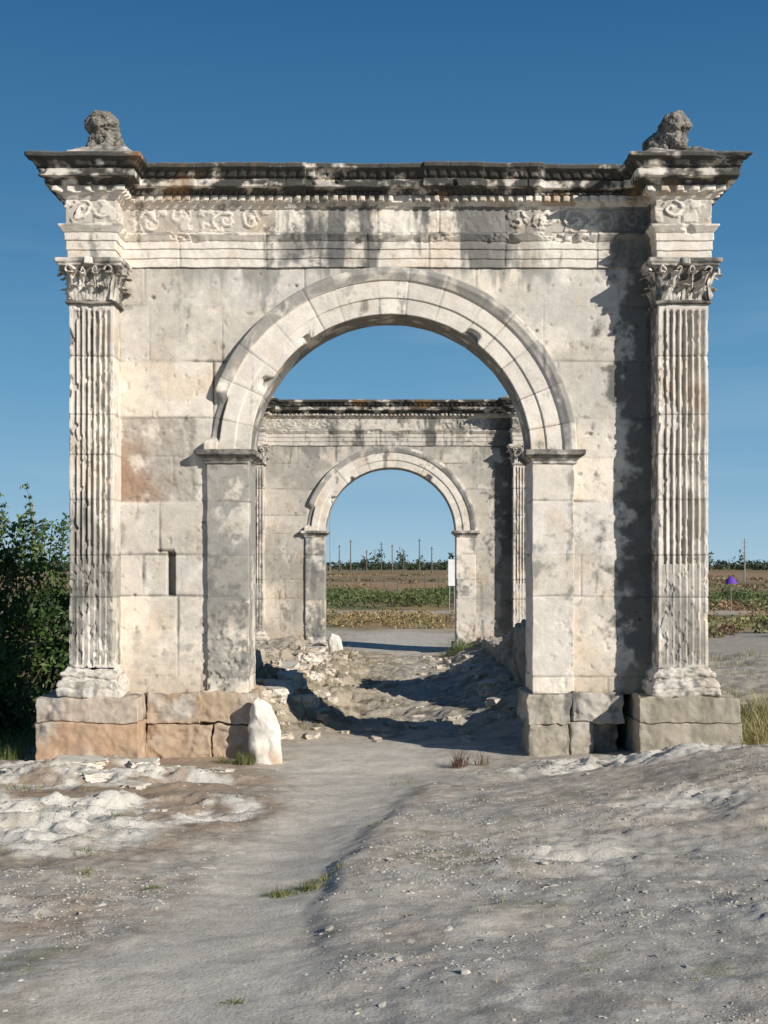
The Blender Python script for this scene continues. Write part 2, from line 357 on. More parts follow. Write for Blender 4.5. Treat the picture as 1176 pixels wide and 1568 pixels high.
    prof=[(-.12,4.643),(.022,4.643),(.022,4.735),(.034,4.738),(.034,4.835),(.046,4.838),(.046,4.92),(.055,4.925),(.075,4.95),(.095,4.975),(.10,4.98),(.10,5.0),(.03,5.005),
          (.03,5.275),(.045,5.28),(.06,5.30),(.08,5.32),(.085,5.325),(.10,5.33),(.10,5.40),(.15,5.402),(.17,5.43),(.205,5.45),(.21,5.453),(.27,5.455),(.275,5.52),(.28,5.525),(.25,5.528),(.255,5.54),(.29,5.56),(.32,5.60),(.355,5.625),(.37,5.63),(.37,5.668),(.33,5.69),(.10,5.72),(-.17,5.745)]
    cen=[(-2.62,0,1,.15),(-2.30,.02,-1,.14),(-1.80,0,1,.15),(-1.50,.01,-1,.12),(1.42,.01,-1,.13),(1.70,0,1,.14),(2.02,.0,-1,.15),(2.35,0,1,.14),(2.66,0,-1,.13),(-3.29,0,1,.12),(-3.08,0,-1,.12),(3.01,0,1,.12),(3.23,0,-1,.12)]
    car_=[None]
    def ext(S,U,Z,D,X,Y):
        pq=np.stack([X.ravel(),Y.ravel(),Z.ravel()],-1); sh=Z.shape
        d=np.zeros(sh); f1=fbm(pq,5,3,seed+98).reshape(sh);f2=fbm(pq,5,3,seed+97).reshape(sh);pres=fbm(pq*np.array([1,1,2.]),3.5,3,seed+96).reshape(sh)
        dent=(Z>5.332)&(Z<5.398)&(((U+.02)/.105%1)<.6)&(pres>-.3); d+=.05*dent
        egg=(Z>5.405)&(Z<5.452);d-=.02*egg*(np.abs(np.cos(U*math.pi/.07))<.45)
        cy=(Z>5.54)&(Z<5.625);d-=.022*cy*(np.abs(np.cos(U*math.pi/.12+.5))<.45)
        fr=(Z>5.03)&(Z<5.26)&(D<.05)
        car=np.zeros(sh);Xw=X+.08*f1;Zw=Z+.08*f2
        for cx,cz,sg,rm in cen:
            r=np.hypot(Xw-cx,(Zw-5.145-cz)*1.05);a=np.arctan2(Zw-5.145-cz,(Xw-cx)*sg)
            rd=np.cos(2*math.pi*r/.085-a)+.5*np.cos(a*5)*(r>.09)
            car=np.maximum(car,sstep(.1,.6,rd)*sstep(rm,rm*.85,r))
        lf=sstep(.08,.25,fbm(pq,11,3,seed+99).reshape(sh))*(((X<-1.25)|(X>1.25)))
        cv=fr*np.maximum(car*.028*sstep(-.4,0,pres),lf*.018)*(S!=7);car_[0]=(cv/.028).ravel()
        d+=cv
        d-=fr*.006*(np.abs(X)<1.2)*sstep(.25,.35,fbm(pq*np.array([1,1,.6]),16,2,seed+94).reshape(sh))
        er=fbm(pq,3.2,6,seed+81,.6).reshape(sh)
        d-=sstep(.15,.4,er)*(Z>5.45)*.055 ; d-=sstep(.15,.4,er)*(Z<5.02)*(Z>4.9)*.04
        for k,(za,zb) in enumerate(((4.6,5.01),(5.01,5.29),(5.29,5.8))):
            jj=np.array([-2.3,-1.35,-.25,.42,1.25,2.25])+.11*k
            dj=np.abs(X[...,None]-jj).min(-1); d-=.014*np.exp(-(dj/.006)**2)*(Z>=za)*(Z<zb)*(S==2)
        if main:
            jl=np.array([-9,-2.0,-.9,-.1,.35,1.0,1.62,2.5,9]);off=np.array([0,.01,-.02,-.01,.025,.0,-.05,.0,.01])[np.clip(np.searchsorted(jl,X)-1,0,8)]
            d+=off*(Z>5.42)*(S==2)
        return d
    V,F=sweep(path,prof,res*.95,extra=ext,pr=.0085 if main else .014)
    z=V[:,2]; c=stone_col(V,seed+44,.05)
    c=c*(1-.35*((z>5.03)&(z<5.26)&(np.abs(V[:,0])>1.25))*(1-np.clip(car_[0],0,1)))[:,None]  # ground between carvings painted darker, as shade in the relief
    bl=np.where(z>5.525,1.0,np.where(z>5.452,.72,np.where(z>5.40,.9,np.where(z>5.29,.35,0.0))))
    b_=fbm(V,6,5,seed+46,.6);b2=fbm(V*np.array([2.5,2,6.]),2.2,4,seed+45)
    k=np.clip(sstep(-.32,.08,b_+.5*b2+bl*.95-.72)*np.clip(bl*1.35,0,.97),0,1)
    c=mix(c,(.062,.06,.053),k)
    n=fbm(V*np.array([4.2,1,.7]),1,5,seed+47,.6); md=sstep(2.0,.9,np.abs(V[:,0]-.1))*(z<5.3)*(V[:,1]<.2)
    c=mix(c,(.12,.12,.118),sstep(-.05,.16,n+.15*b_)*md*.85)
    c=mix(c,(.13,.125,.115),sstep(2.2,2.5,V[:,0]+.3*b_)*(V[:,0]<R0+.02)*(V[:,1]>-.2)*(V[:,1]<.1)*(z<5.3)*.8)  # right pilaster's painted shadow carried up into architrave and frieze colour
    n=fbm(V,1.8,4,seed+48); c=mix(c,(.38,.22,.10),sstep(.25,.45,n)*(z>5.3)*.6)
    c=mix(c,(.38,.34,.27),sstep(5.66,5.70,z)*.6)
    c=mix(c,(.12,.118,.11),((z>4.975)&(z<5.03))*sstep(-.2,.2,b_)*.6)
    dj=np.abs(V[:,0:1]-np.array([-2.3,-1.35,-.25,.42,1.25,2.25])).min(1);c=c*(1-.4*np.exp(-(dj/.009)**2)*(V[:,1]<.1)*(z<5.01))[:,None]
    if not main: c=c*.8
    V=rough(V,.012,seed+49,3,5);V=rough(V,.006,seed+50,14,3)
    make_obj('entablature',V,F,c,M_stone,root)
    V,F=sbox(L0+.1,R1-.1,.05,T,4.66,5.738,.06,.02);make_obj('attic_core',rough(V,.02,seed+2,4),F,stone_col(V,seed,.5,.5),M_stone,root)
    # ---- lions on sloped pedestals
    for sx,cx,rz in((-1,-3.06,-.25),(1,3.0,.9)):
        y0=-PJ+.10
        path=[(cx-.34,y0-.36),(cx+.36,y0-.36),(cx+.36,y0+.5),(cx-.34,y0+.5)]
        V,F=sweep(path,[(.0,5.66),(.0,5.71),(-.06,5.75),(-.14,5.80),(-.30,5.835)],.02);V=rough(V,.07,seed+sx+4,5,5)
        make_obj('lion_pedestal',V,F,stone_col(V,seed+7,.5,.55),M_stone,root)
        bm=bmesh.new()
        def ell(c,r,rot=0):
            bmesh.ops.create_icosphere(bm,subdivisions=3,radius=1,matrix=Matrix.Translation(c)@Matrix.Rotation(rot,4,'X')@Matrix.Diagonal((*r,1)))
        ell((0,.14,.12),(.14,.17,.14));ell((-.10,.12,.08),(.05,.11,.09));ell((.10,.12,.08),(.05,.11,.09))
        ell((0,.0,.19),(.145,.16,.18),.4);ell((0,-.06,.30),(.165,.145,.15));ell((0,-.15,.28),(.09,.08,.09))
        ell((0,-.205,.255),(.05,.04,.045))
        for s in(-1,1):
            ell((s*.08,-.09,.11),(.05,.055,.14));ell((s*.08,-.14,.03),(.05,.07,.035));ell((s*.12,.05,.03),(.045,.09,.035))
        me=bpy.data.meshes.new('lion');bm.to_mesh(me);bm.free();me.materials.append(M_lion)
        o=bpy.data.objects.new('lion_statue',me);sc.collection.objects.link(o);o.parent=root
        o.location=(cx,y0,5.80);o.rotation_euler=(0,0,rz);o.scale=(1.05,1.0,.96)
        r_=o.modifiers.new('r','REMESH');r_.mode='VOXEL';r_.voxel_size=.010;r_.use_smooth_shade=True
        sm=o.modifiers.new('s','SMOOTH');sm.iterations=6
        for ns,st in((.09,.07),(.03,.05)):
            tx=bpy.data.textures.new('w','CLOUDS');tx.noise_scale=ns;tx.noise_depth=3
            dm=o.modifiers.new('d','DISPLACE');dm.texture=tx;dm.strength=st;dm.mid_level=.5
    return root
build_arch('roman_triumphal_arch',(0,14,.707),.0125,3)
build_arch('roman_triumphal_arch.001',(0,30.1,.257),.025,18,False)

# ------------------------------------------------------------------ ground
def axis(lo,segs,far,g=1.12):
    a=[lo]
    for e,st in segs:
        n=int(round((e-a[-1])/st)); a+=list(np.linspace(a[-1],e,n+1)[1:])
    s=segs[-1][1]
    while a[-1]<far: s*=g; a.append(a[-1]+s)
    return np.array(a)
xp=axis(0,[(5.0,.024),(9,.07)],2500); xs=np.concatenate([-xp[:0:-1],xp])
yp=axis(1.2,[(3.6,.06),(13.8,.024),(17,.05),(32,.06),(70,.4)],3500,1.08)
yn=axis(0,[(2,.3)],150,1.25); ys=np.concatenate([1.2-yn[:0:-1],yp])
PC=np.array([(1.0,-1.0),(4.4,-.9),(6.4,-.74),(8.9,-.62),(11.2,-.36),(13.8,-.15),(20,0),(32,0),(60,2)])
PW=np.array([.9,.62,.36,.40,.62,1.05,1.2,1.3,2.0])
def path_d(x,y):
    cx=np.interp(y,PC[:,0],PC[:,1]);w=np.interp(y,PC[:,0],PW);return (x-cx)/w
def rockmask(x,y,p):
    def g(cx,cy,rx,ry): return np.exp(-(((x-cx)/rx)**2+((y-cy)/ry)**2)**1.5)
    m=g(-2.7,12.3,1.4,.8)+g(-2.9,8.8,1.3,1.3)+g(-1.9,10.3,.9,.7)+g(-4.4,10.5,1.2,1.2)+.8*g(3.4,12.2,2.2,.8)+.6*g(1.8,12.4,.8,.45)+.5*g(2.7,9.2,1.4,.9)+.6*g(2.1,5.9,.5,.5)+.5*g(-2.2,6.4,.7,.7)+.4*g(1.2,7.8,.8,.8)
    return np.clip(m,0,1)*sstep(-.35,.0,fbm(p,1.3,4,14))
def gheight(x,y):
    x=np.atleast_1d(np.asarray(x,float));y=np.atleast_1d(np.asarray(y,float))
    p=np.stack([x,y,np.zeros_like(x)],-1)
    z=.50*np.clip((13.2-y)/8.7,0,1.25)
    z=z+.32*np.exp(-((x-3.6)/2.3)**2-((y-11.0)/2.2)**2)+.12*np.exp(-((x-5)/3)**2-((y-8)/3)**2)
    z=z+.12*np.exp(-((x+3.2)/1.5)**2-((y-12.6)/.8)**2)
    z=z-.5*sstep(-4.2,-6,x)*sstep(13,17,y)*sstep(60,30,y)
    mid=sstep(15,17,y)*sstep(33,29,y)
    z=z+.45*mid*sstep(-.4,-1.9,x)*sstep(-4.2,-3,x)*sstep(30,23,y)+.25*mid*sstep(1.0,1.9,x)*sstep(4.2,3,x)
    near=sstep(45,20,y)
    pd=path_d(x,y); onp=np.exp(-pd**2*1.2)
    pd2=pd+.3*fbm(p,1.8,4,71)
    z=z-.03*onp*near+.042*sstep(.8,1.25,pd2)*sstep(3.2,1.3,pd2)*sstep(13.0,10,y)*sstep(4,7,y)
    n=fbm(p,.45,4,1)*.12+fbm(p,1.7,4,2)*.038*(1-.7*onp)+fbm(p,6,4,4,.6)*.018*(1-.75*onp)+fbm(p,22,3,6)*.006*(1-.6*onp)
    n=n+mid*(fbm(p,2.6,6,90,.62)*.27*(.45+sstep(0,-1.2,x)))
    rk=rockmask(x,y,p)
    v=fbm(p*np.array([1,2.0,1]),2.0,5,15,.55); led=np.floor(v*9+.5)/9*.8+v*.2
    z=z+rk*(.04+.24*led)*near
    return z+n*near*(1-.5*sstep(13,15,y)*(np.abs(x)<4)*(1-mid))+ .25*sstep(35,200,y)*fbm(p,.04,3,8)
X,Y=np.meshgrid(xs,ys,indexing='ij');x=X.ravel();y=Y.ravel();p=np.stack([x,y,0*x],-1)
z=gheight(x,y)
pd=path_d(x,y)+.35*fbm(p,1.1,4,30)
onp=sstep(1.3,.6,np.abs(pd))
n1=fbm(p,.7,5,31,.6);n2=fbm(p,3,4,32);n3=fbm(p,.25,4,33);n4=fbm(p,9,4,34,.65)
right=sstep(0,1.5,pd)
c=np.repeat([[.56,.50,.415]],len(x),0)
c=mix(c,(.45,.425,.38),sstep(-.2,.2,n1+.25*n4+.15*right)*.8)
c=mix(c,(.55,.445,.345),sstep(.0,.35,n2*.6+n3+.3*n1)*.5)
c=mix(c,(.33,.295,.25),sstep(.08,.3,n4+.5*n1)*.5)
c=mix(c,(.66,.63,.56),sstep(.12,.32,-n4+.3*n2)*.5)
c=mix(c,(.35,.255,.175),sstep(-.4,-1.8,x)*sstep(8.5,10.5,y)*sstep(-.3,.12,n1+.15+.35*n4)*.75*(y<14.5))
c=mix(c,(.64,.59,.505),onp*.85*(1-.45*sstep(0,.4,n4)))
rk=rockmask(x,y,p); c=mix(c,(.72,.68,.60),sstep(.25,.5,rk)*sstep(-.35,.0,n2+.4*n4)*.9)
c=mix(c,(.27,.19,.13),np.exp(-((rk-.26)/.10)**2)*sstep(0,-1.0,x)*.6)
c=mix(c,(.24,.24,.13),sstep(.24,.40,fbm(p,1.6,5,41,.6))*(1-onp)*.5*sstep(-.05,.25,n4+.1))
mid=sstep(14.6,16,y)*sstep(33,29,y)*(np.abs(x)<3.2)
c=mix(c,(.42,.345,.25),mid*(.45+.4*sstep(.4,-.6,x)))
c=mix(c,(.17,.15,.09),mid*sstep(.1,.3,n2+.4*n4)*.6)
c=mix(c,(.10,.09,.055),sstep(-4.0,-5.2,x)*sstep(13,15,y))
c=mix(c,(.28,.24,.12),sstep(3.7,4.4,x)*sstep(13.2,14.5,y)*sstep(24,17,y)*.8)
c=mix(c,(.38,.34,.28),sstep(3.7,4.4,x)*sstep(18,22,y)*.6)
far=sstep(38,44,y+3*n1)
fld=np.repeat([[.40,.28,.14]],len(x),0);fld=mix(fld,(.20,.19,.08),sstep(-.1,.3,fbm(p,.12,3,50)))
c=c*(1-far[:,None])+fld*far[:,None]
rd=np.exp(-((y-56-.05*x)/3.2)**4);c=mix(c,(.56,.47,.36),rd)
c=mix(c,(.24,.20,.095),sstep(62,72,y))
c=mix(c,(.40,.265,.15),sstep(90,120,y)*sstep(-.5,.1,fbm(p,.03,3,52)))
c=mix(c,(.30,.22,.12),sstep(300,420,y))
make_obj('ground',np.stack([x,y,z],-1),gridF(len(xs),len(ys)),c,M_ground)
def gz(x,y): return float(gheight(x,y)[0])
# ------------------------------------------------------------------ pebbles / stones
def ico():
    t=(1+5**.5)/2
    v=np.array([(-1,t,0),(1,t,0),(-1,-t,0),(1,-t,0),(0,-1,t),(0,1,t),(0,-1,-t),(0,1,-t),(t,0,-1),(t,0,1),(-t,0,-1),(-t,0,1)],float)/math.hypot(1,t)
    f=np.array([(0,11,5),(0,5,1),(0,1,7),(0,7,10),(0,10,11),(1,5,9),(5,11,4),(11,10,2),(10,7,6),(7,1,8),(3,9,4),(3,4,2),(3,2,6),(3,6,8),(3,8,9),(4,9,5),(2,4,11),(6,2,10),(8,6,7),(9,8,1)])
    return v,f
def scatter(name,px,py,size,cols,flat=.6,sink=.3):
    v,f=ico();n=len(px)
    W=v[None]*(1+.5*rng.uniform(-1,1,(n,12,1)))
    a=rng.uniform(0,6.28,n);ca,sa=np.cos(a)[:,None],np.sin(a)[:,None]
    st=rng.uniform(.7,1.5,n)[:,None]
    X=W[...,0]*st;Y=W[...,1];Z=W[...,2]*flat
    X,Y=X*ca-Y*sa,X*sa+Y*ca
    pz=gheight(px,py)
    V=np.stack([X*size[:,None]+px[:,None],Y*size[:,None]+py[:,None],Z*size[:,None]+(pz+size*sink*.6)[:,None]],-1).reshape(-1,3)
    F=(f[None]+12*np.arange(n)[:,None,None]).reshape(-1,3)
    make_obj(name,V,F,np.repeat(cols,12,0),M_stone,smooth=False)
n=80000
py=3.6+ (rng.random(n)**1.7)*9.4; px=rng.uniform(-1,1,n)*(.6+py*.36)
pq=np.stack([px,py,0*px],-1);w=sstep(.8,1.5,np.abs(path_d(px,py)+.3*fbm(pq,1.4,3,61)))*.95+.01
w*=.05+.95*sstep(-.02,.3,fbm(pq,1.1,5,60,.6)+.20*sstep(.3,1.5,px)*sstep(9,5,py)); k=rng.random(n)<w;px,py=px[k],py[k]
sz=.0024+.0075*rng.random(len(px))**4+.0004*py*.4
co=np.array([.52,.48,.415])*rng.uniform(.6,1.25,(len(px),1))+rng.uniform(-.02,.02,(len(px),3))
scatter('gravel',px,py,sz,co,.6,.0)
n=260;py=4+rng.random(n)**1.3*9.5;px=rng.uniform(-1,1,n)*(.6+py*.36);k=np.abs(path_d(px,py))>1.0;px,py=px[k],py[k]
scatter('loose_stones',px,py,.010+.022*rng.random(len(px))**3,np.array([.56,.52,.45])*rng.uniform(.7,1.15,(len(px),1)),.5,.0)
def rock(cx,cy,r,fl,seed,col=(.62,.575,.50),b=None,res=.06):
    V,F=sbox(-1,1,-1,1,-1,1,res,.3)
    V=rough(V+seed*3,.7,seed,1.0,3);V=rough(V,.22,seed+2,4,4)-seed*3
    V[:,2]=np.sign(V[:,2])*np.minimum(np.abs(V[:,2]),.75+.1*V[:,0])
    V=V*np.array([r,r*.8,r*fl])
    a=seed*1.7;V=np.stack([V[:,0]*math.cos(a)-V[:,1]*math.sin(a),V[:,0]*math.sin(a)+V[:,1]*math.cos(a),V[:,2]],-1)+np.array([cx,cy,gz(cx,cy)-.1*r])
    c=stone_col(V,seed,.1);c=mix(c,col,np.full(len(V),.5));b.add(V,F,c)
b=B()
for i,(cx,cy,r,fl) in enumerate([(-3.0,12.5,.24,.35),(-2.5,12.7,.20,.35),(-3.5,12.3,.2,.3),(-2.1,12.3,.16,.3),(-2.75,12.0,.15,.35),(-3.1,7.6,.34,.3),(-3.0,9.4,.26,.22),(-2.1,12.9,.12,.4),(-2.3,11.6,.14,.3),(-1.9,12.7,.1,.4),(-3.3,11.7,.16,.3),
    (2.3,12.75,.10,.5),(2.6,12.9,.13,.4),(3.35,12.6,.14,.35),(3.75,12.9,.12,.5),(1.55,12.9,.09,.5),(2.9,12.4,.15,.25),(2.15,5.6,.13,.2),(-1.7,12.9,.09,.5),(3.0,12.8,.08,.6),(-1.62,14.9,.25,.8),(-1.75,15.6,.3,.7),(-1.6,16.6,.22,.7),(-1.7,26.2,.35,.7),(-1.6,25,.25,.6),(-1.45,18.5,.2,.8),(-1.3,21,.2,.7),(-1.5,23.5,.25,.7),(1.6,20,.2,.8),(1.4,24,.22,.8),(-1.75,17.7,.3,.9),(-1.15,17.2,.16,.7),(-1.7,19.8,.32,.8),(-1.1,19.3,.14,.7)]):
    rock(cx,cy,r,fl,i+2,b=b,res=.07)
b.make('limestone_rocks',M_stone)
# ------------------------------------------------------------------ rubble parapets
for nm,x0,x1,hf,sd in(('bridge_parapet',2.05,2.6,[(14.7,.55),(17.5,.65),(19,1.2),(21,1.15),(23,.85),(27,.4),(29.9,.3)],5),('bridge_parapet.001',-2.65,-2.0,[(14.7,.75),(19,.75),(23,.66),(26,.4),(29.9,.25)],9)):
    V,F=sbox(x0,x1,14.68,29.95,0,1,.05,.04)
    hf=np.array(hf);h=np.interp(V[:,1],hf[:,0],hf[:,1]);blk=np.floor(V[:,1]/.7+.3*np.sin(V[:,1]));h=h+.10*np.sin(blk*12.9)
    if sd==5: h=h+.65*sstep(2.24,2.34,V[:,0])*sstep(18.4,19.0,V[:,1])*sstep(21.6,20.8,V[:,1])  # raised outer part, unseen behind front pier, added to throw shadow across passage
    V[:,2]=-.1+V[:,2]*(h+.1);V=rough(V,.16,sd,2.2,5);V=rough(V,.07,sd+2,9,3)
    c=stone_col(V,sd,.3)*.7;c=mix(c,(.38,.30,.21),np.full(len(V),.5));make_obj(nm,V,F,c,M_stone)
b=B()
for i in range(230):
    yy=random.uniform(15.2,29.5);xx=random.choice([-1,-1,1])*random.uniform(.8,2.0) if random.random()<.7 else random.uniform(-1,1);rock(xx,yy,random.uniform(.025,.13)*(1 if abs(xx)>.8 else .6),.7,i+40,(.46,.385,.29),b,.15)
b.make('rubble',M_stone)
# ------------------------------------------------------------------ guard stones
def bollard(name,cx,cy,z0,h,r,lean,sd):
    pr=resample([(r*1.05,0),(r*1.08,h*.3),(r*1.04,h*.6),(r*.92,h*.82),(r*.70,h*.94),(r*.4,h*.985),(r*.02,h)],.02)
    a=np.linspace(0,2*math.pi,72,endpoint=False);k=1/(np.abs(np.cos(a))**3.2+np.abs(np.sin(a))**3.2)**(1/3.2)
    A,R=np.meshgrid(a,pr[:,0],indexing='ij');K=np.repeat(k[:,None],len(pr),1);_,Z=np.meshgrid(a,pr[:,1],indexing='ij')
    V=np.stack([R*K*np.cos(A),R*K*np.sin(A)*.9,Z],-1).reshape(-1,3);V[:,0]+=lean*V[:,2];V[:,2]-=.35*V[:,0]*sstep(.3,.7,V[:,2])
    V=rough(V,.06,sd,4,5);V=rough(V,.015,sd+3,16,3);c=np.repeat([[.80,.74,.65]],len(V),0)*(1+.3*fbm(V,5,4,sd))[:,None]
    c=mix(c,(.45,.30,.18),sstep(.3,.08,V[:,2]+.1*fbm(V,8,3,sd))*sstep(-.3,.3,fbm(V,6,3,sd+1))*.8)
    make_obj(name,V,gridF(72,len(pr),closed=True),c,M_stone,loc=(cx,cy,z0))
bollard('guard_stone',-1.33,13.72,-.08,.72,.145,-.05,3)
bollard('guard_stone.001',-1.22,29.6,-.35,.82,.16,-.08,6)
# ------------------------------------------------------------------ foliage
def leaves(cents,rads,per,size,cols,hollow=.55):
    Vs=[];Cs=[]
    for (cx,cy,cz),(rx,ry,rz) in zip(cents,rads):
        n=per;d=rng.normal(size=(n,3));d/=np.linalg.norm(d,axis=1,keepdims=True);rr=(hollow+(1-hollow)*rng.random(n)**.6)*(1+.32*rng.normal(size=n)*.5)
        c=d*rr[:,None]*np.array([rx,ry,rz])+np.array([cx,cy,cz])
        u=rng.normal(size=(n,3));u/=np.linalg.norm(u,axis=1,keepdims=True);w=np.cross(u,rng.normal(size=(n,3)));w/=np.linalg.norm(w,axis=1,keepdims=True)
        s=size*rng.uniform(.6,1.4,n)[:,None]
        Vs.append(np.stack([c-u*s,c+w*s*.45,c+u*s,c-w*s*.45],1).reshape(-1,3))
        col=np.array(cols[rng.integers(len(cols))])*rng.uniform(.6,1.3)
        Cs.append(np.repeat(col*rng.uniform(.7,1.3,(n,1)),4,0))
    V=np.concatenate(Vs);return V,np.arange(len(V)).reshape(-1,4),np.concatenate(Cs)
GR=[(.065,.115,.024),(.09,.145,.033),(.05,.095,.022),(.12,.16,.045)]
DR=[(.26,.20,.09),(.17,.17,.065),(.30,.20,.10),(.12,.14,.05)]
M_bark=mat_attr('bark',8,.4,.6,.02,50,tint=(.11,.085,.06))
def tube(pts,r0,r1,b,col=(.11,.085,.06)):
    pts=np.array(pts,float);k=len(pts);a=np.linspace(0,2*math.pi,7,endpoint=False);rs=np.linspace(r0,r1,k)
    t=np.gradient(pts,axis=0);t/=np.linalg.norm(t,axis=1,keepdims=True);s=np.cross(t,[.3,.9,.1]);s/=np.linalg.norm(s,axis=1,keepdims=True);q=np.cross(t,s)
    V=(pts[None]+rs[None,:,None]*(np.cos(a)[:,None,None]*s[None]+np.sin(a)[:,None,None]*q[None])).reshape(-1,3)
    b.add(V,gridF(7,k,closed=True),np.repeat([col],len(V),0))
def bush(name,cx,cy,z0,rad,h,ncl,per,leaf,cols):
    root=empty(name,(cx,cy,z0));ce=[];ra=[];b=B();ce2=[];ra2=[]
    for i in range(ncl):
        a=random.uniform(0,6.28);rr=rad*random.random()**.5;zz=h*(.06+.9*random.random())*(1-.3*(rr/rad)**2)
        c=(rr*math.cos(a),rr*math.sin(a),zz);r=random.uniform(.15,.36)*min(rad,1.4);ce.append(c);ra.append((r,r,r*.85))
        if i%2==0:
            base=np.array([c[0]*.25,c[1]*.25,-.1]);e=np.array(c)*np.array([1,1,1.05]);m_=(base+e)/2+np.array([random.uniform(-.1,.1),random.uniform(-.1,.1),.1])
            tt=np.linspace(0,1,7)[:,None];pts=(1-tt)**2*base+2*tt*(1-tt)*m_+tt**2*e;tube(pts,.03,.007,b)
    for i in range(18):
        a=random.uniform(0,6.28);rr=rad*random.uniform(.1,.9);s0=np.array([rr*math.cos(a),rr*math.sin(a),h*.6]);e=s0+np.array([random.uniform(-.25,.25),random.uniform(-.25,.25),h*random.uniform(.3,.55)*(1-.4*(rr/rad)**2)])
        tube([tuple(s0),tuple((s0+e)/2+np.array([.03,0,0])),tuple(e)],.010,.003,b)
        for k in range(9):
            t=.3+.7*k/8;ce2.append(tuple(s0*(1-t)+e*t));ra2.append((.11,.11,.06))
    b.make('branches',M_bark,root);V,F,C=leaves(ce,ra,per,leaf,cols);make_obj('leaves',V,F,C,M_leaf,root,smooth=False)
    V,F,C=leaves(ce2,ra2,9,leaf,cols,.1);make_obj('sprigs',V,F,C,M_leaf,root,smooth=False)
for i,(cx,cy,rad,h) in enumerate([(-5.9,18.2,1.2,3.2),(-7.4,19.5,1.5,3.6),(-5.5,16.4,.85,1.9),(-6.6,16.2,1.0,2.5),(-8.8,22,1.8,4.2),(-6.5,23,1.5,3.7),(-10.5,19,1.8,3.6),(-5.0,15.2,.55,1.1)]):
    bush('riverside_bush' if i==0 else 'riverside_bush.%03d'%i,cx,cy,-.55,rad,h,int(50*rad),200,.048,GR)
def sparse(name,specs,per,leaf,cols):
    ce=[];ra=[]
    for cx,cy,r,h in specs: ce.append((cx,cy,gz(cx,cy)+h*.3));ra.append((r,r,h*.62))
    V,F,C=leaves(ce,ra,per,leaf,cols,.3);make_obj(name,V,F,C,M_leaf,smooth=False)
sp=[(random.uniform(-14,24),random.uniform(61,92),random.uniform(.8,2.2),random.uniform(.35,.95)) for _ in range(260)]
sparse('green_scrub',sp,130,.10,[(.12,.17,.05),(.15,.18,.06),(.10,.14,.045)]+DR[1:2])
sp=[(random.uniform(-30,60),random.uniform(110,280),random.uniform(.8,2.5),random.uniform(.12,.4)) for _ in range(130)]
sparse('heath_scrub',sp,60,.22,[(.36,.25,.14),(.33,.22,.12),(.24,.2,.1)])
sp=[(random.uniform(-8,12),random.uniform(41,54),random.uniform(.3,.9),random.uniform(.12,.4)) for _ in range(150)]
sparse('dry_scrub',sp,90,.06,[(.44,.31,.15),(.36,.27,.13),(.22,.2,.08)])
sp=[(random.uniform(8.5,22),random.uniform(34,66),random.uniform(.4,1.2),random.uniform(.2,.7)) for _ in range(90)]
sparse('bramble_scrub',sp,110,.09,[(.38,.31,.16),(.28,.25,.12),(.34,.21,.12),(.17,.18,.07)])
ce=[];ra=[]
for i in range(560):
    xx=random.uniform(-330,330);yy=random.uniform(480,620);h=random.uniform(1.3,2.7)*(2.1 if random.random()<.13 else 1)
    ce.append((xx,yy,h*.75));ra.append((random.uniform(2,6) if h<3.3 else h*.4,3,h))
V,F,C=leaves(ce,ra,60,.7,[(.05,.075,.035),(.035,.055,.03),(.08,.09,.045)],.2);make_obj('distant_treeline',V,F,C,M_leaf,smooth=False)
# ------------------------------------------------------------------ grass
def grass(name,spots,mat=M_leaf):
    Vs=[];Cs=[]
    for cx,cy,r,n,h,cols in spots:
        a=rng.uniform(0,6.28,n);rr=r*rng.random(n)**.8;x=cx+rr*np.cos(a);y=cy+rr*np.sin(a)*.8;z=gheight(x,y)-.01
        hh=h*rng.uniform(.3,1.2,n)*(1.15-.6*rr/r);d=a+rng.normal(0,.8,n);w=.0022+.003*h*rng.random(n)*3;bn=rng.uniform(.2,.95,n)*hh
        dx,dy=np.cos(d),np.sin(d);b0=np.stack([x,y,z],-1);sd=np.stack([-dy,dx,0*d],-1)*w[:,None];dv=np.stack([dx,dy,0*d],-1)
        m=b0+dv*(bn*.3)[:,None];m[:,2]+=hh*.6;t=b0+dv*bn[:,None];t[:,2]+=hh*.95
        Vs.append(np.stack([b0-sd,b0+sd,m+sd*.8,m-sd*.8, m-sd*.8,m+sd*.8,t+sd*.1,t-sd*.1],1).reshape(-1,3))
        c=np.array(cols)[rng.integers(len(cols),size=n)]*rng.uniform(.7,1.3,(n,1));Cs.append(np.repeat(c,8,0))
    V=np.concatenate(Vs);make_obj(name,V,np.arange(len(V)).reshape(-1,4),np.concatenate(Cs),mat,smooth=False)
G=[(.10,.16,.035),(.14,.19,.05),(.18,.19,.08)];Yl=[(.50,.42,.20),(.42,.35,.16),(.28,.27,.10)]
sp=[]
for (cx,cy,r,n,h) in [(-.60,7.0,.11,200,.06),(-.47,7.1,.10,160,.07),(-.38,7.3,.08,90,.05),(-.3,7.45,.06,50,.04),(-1.3,7.0,.10,150,.03),(-1.45,7.25,.08,80,.025),(-.58,4.8,.08,170,.025),(-1.75,7.35,.12,110,.05),(-1.9,8.0,.1,60,.05),(-1.55,13.45,.12,260,.16),(-1.75,13.5,.08,90,.12),(.78,5.05,.12,90,.02),(1.15,4.9,.1,90,.02),(.5,6.9,.12,60,.02),(.15,11.8,.2,80,.05),(-.1,9.2,.12,50,.04),(-3.3,11.5,.2,140,.07),(2.7,12.2,.3,90,.06),(3.4,11.5,.3,110,.06),(1.4,9.6,.15,40,.03),(-2.0,9.3,.2,80,.05),(2.2,10.8,.2,60,.04),(1.95,5.9,.15,60,.03)]:
    sp.append((cx,cy,r,n,h,G+Yl[1:]))
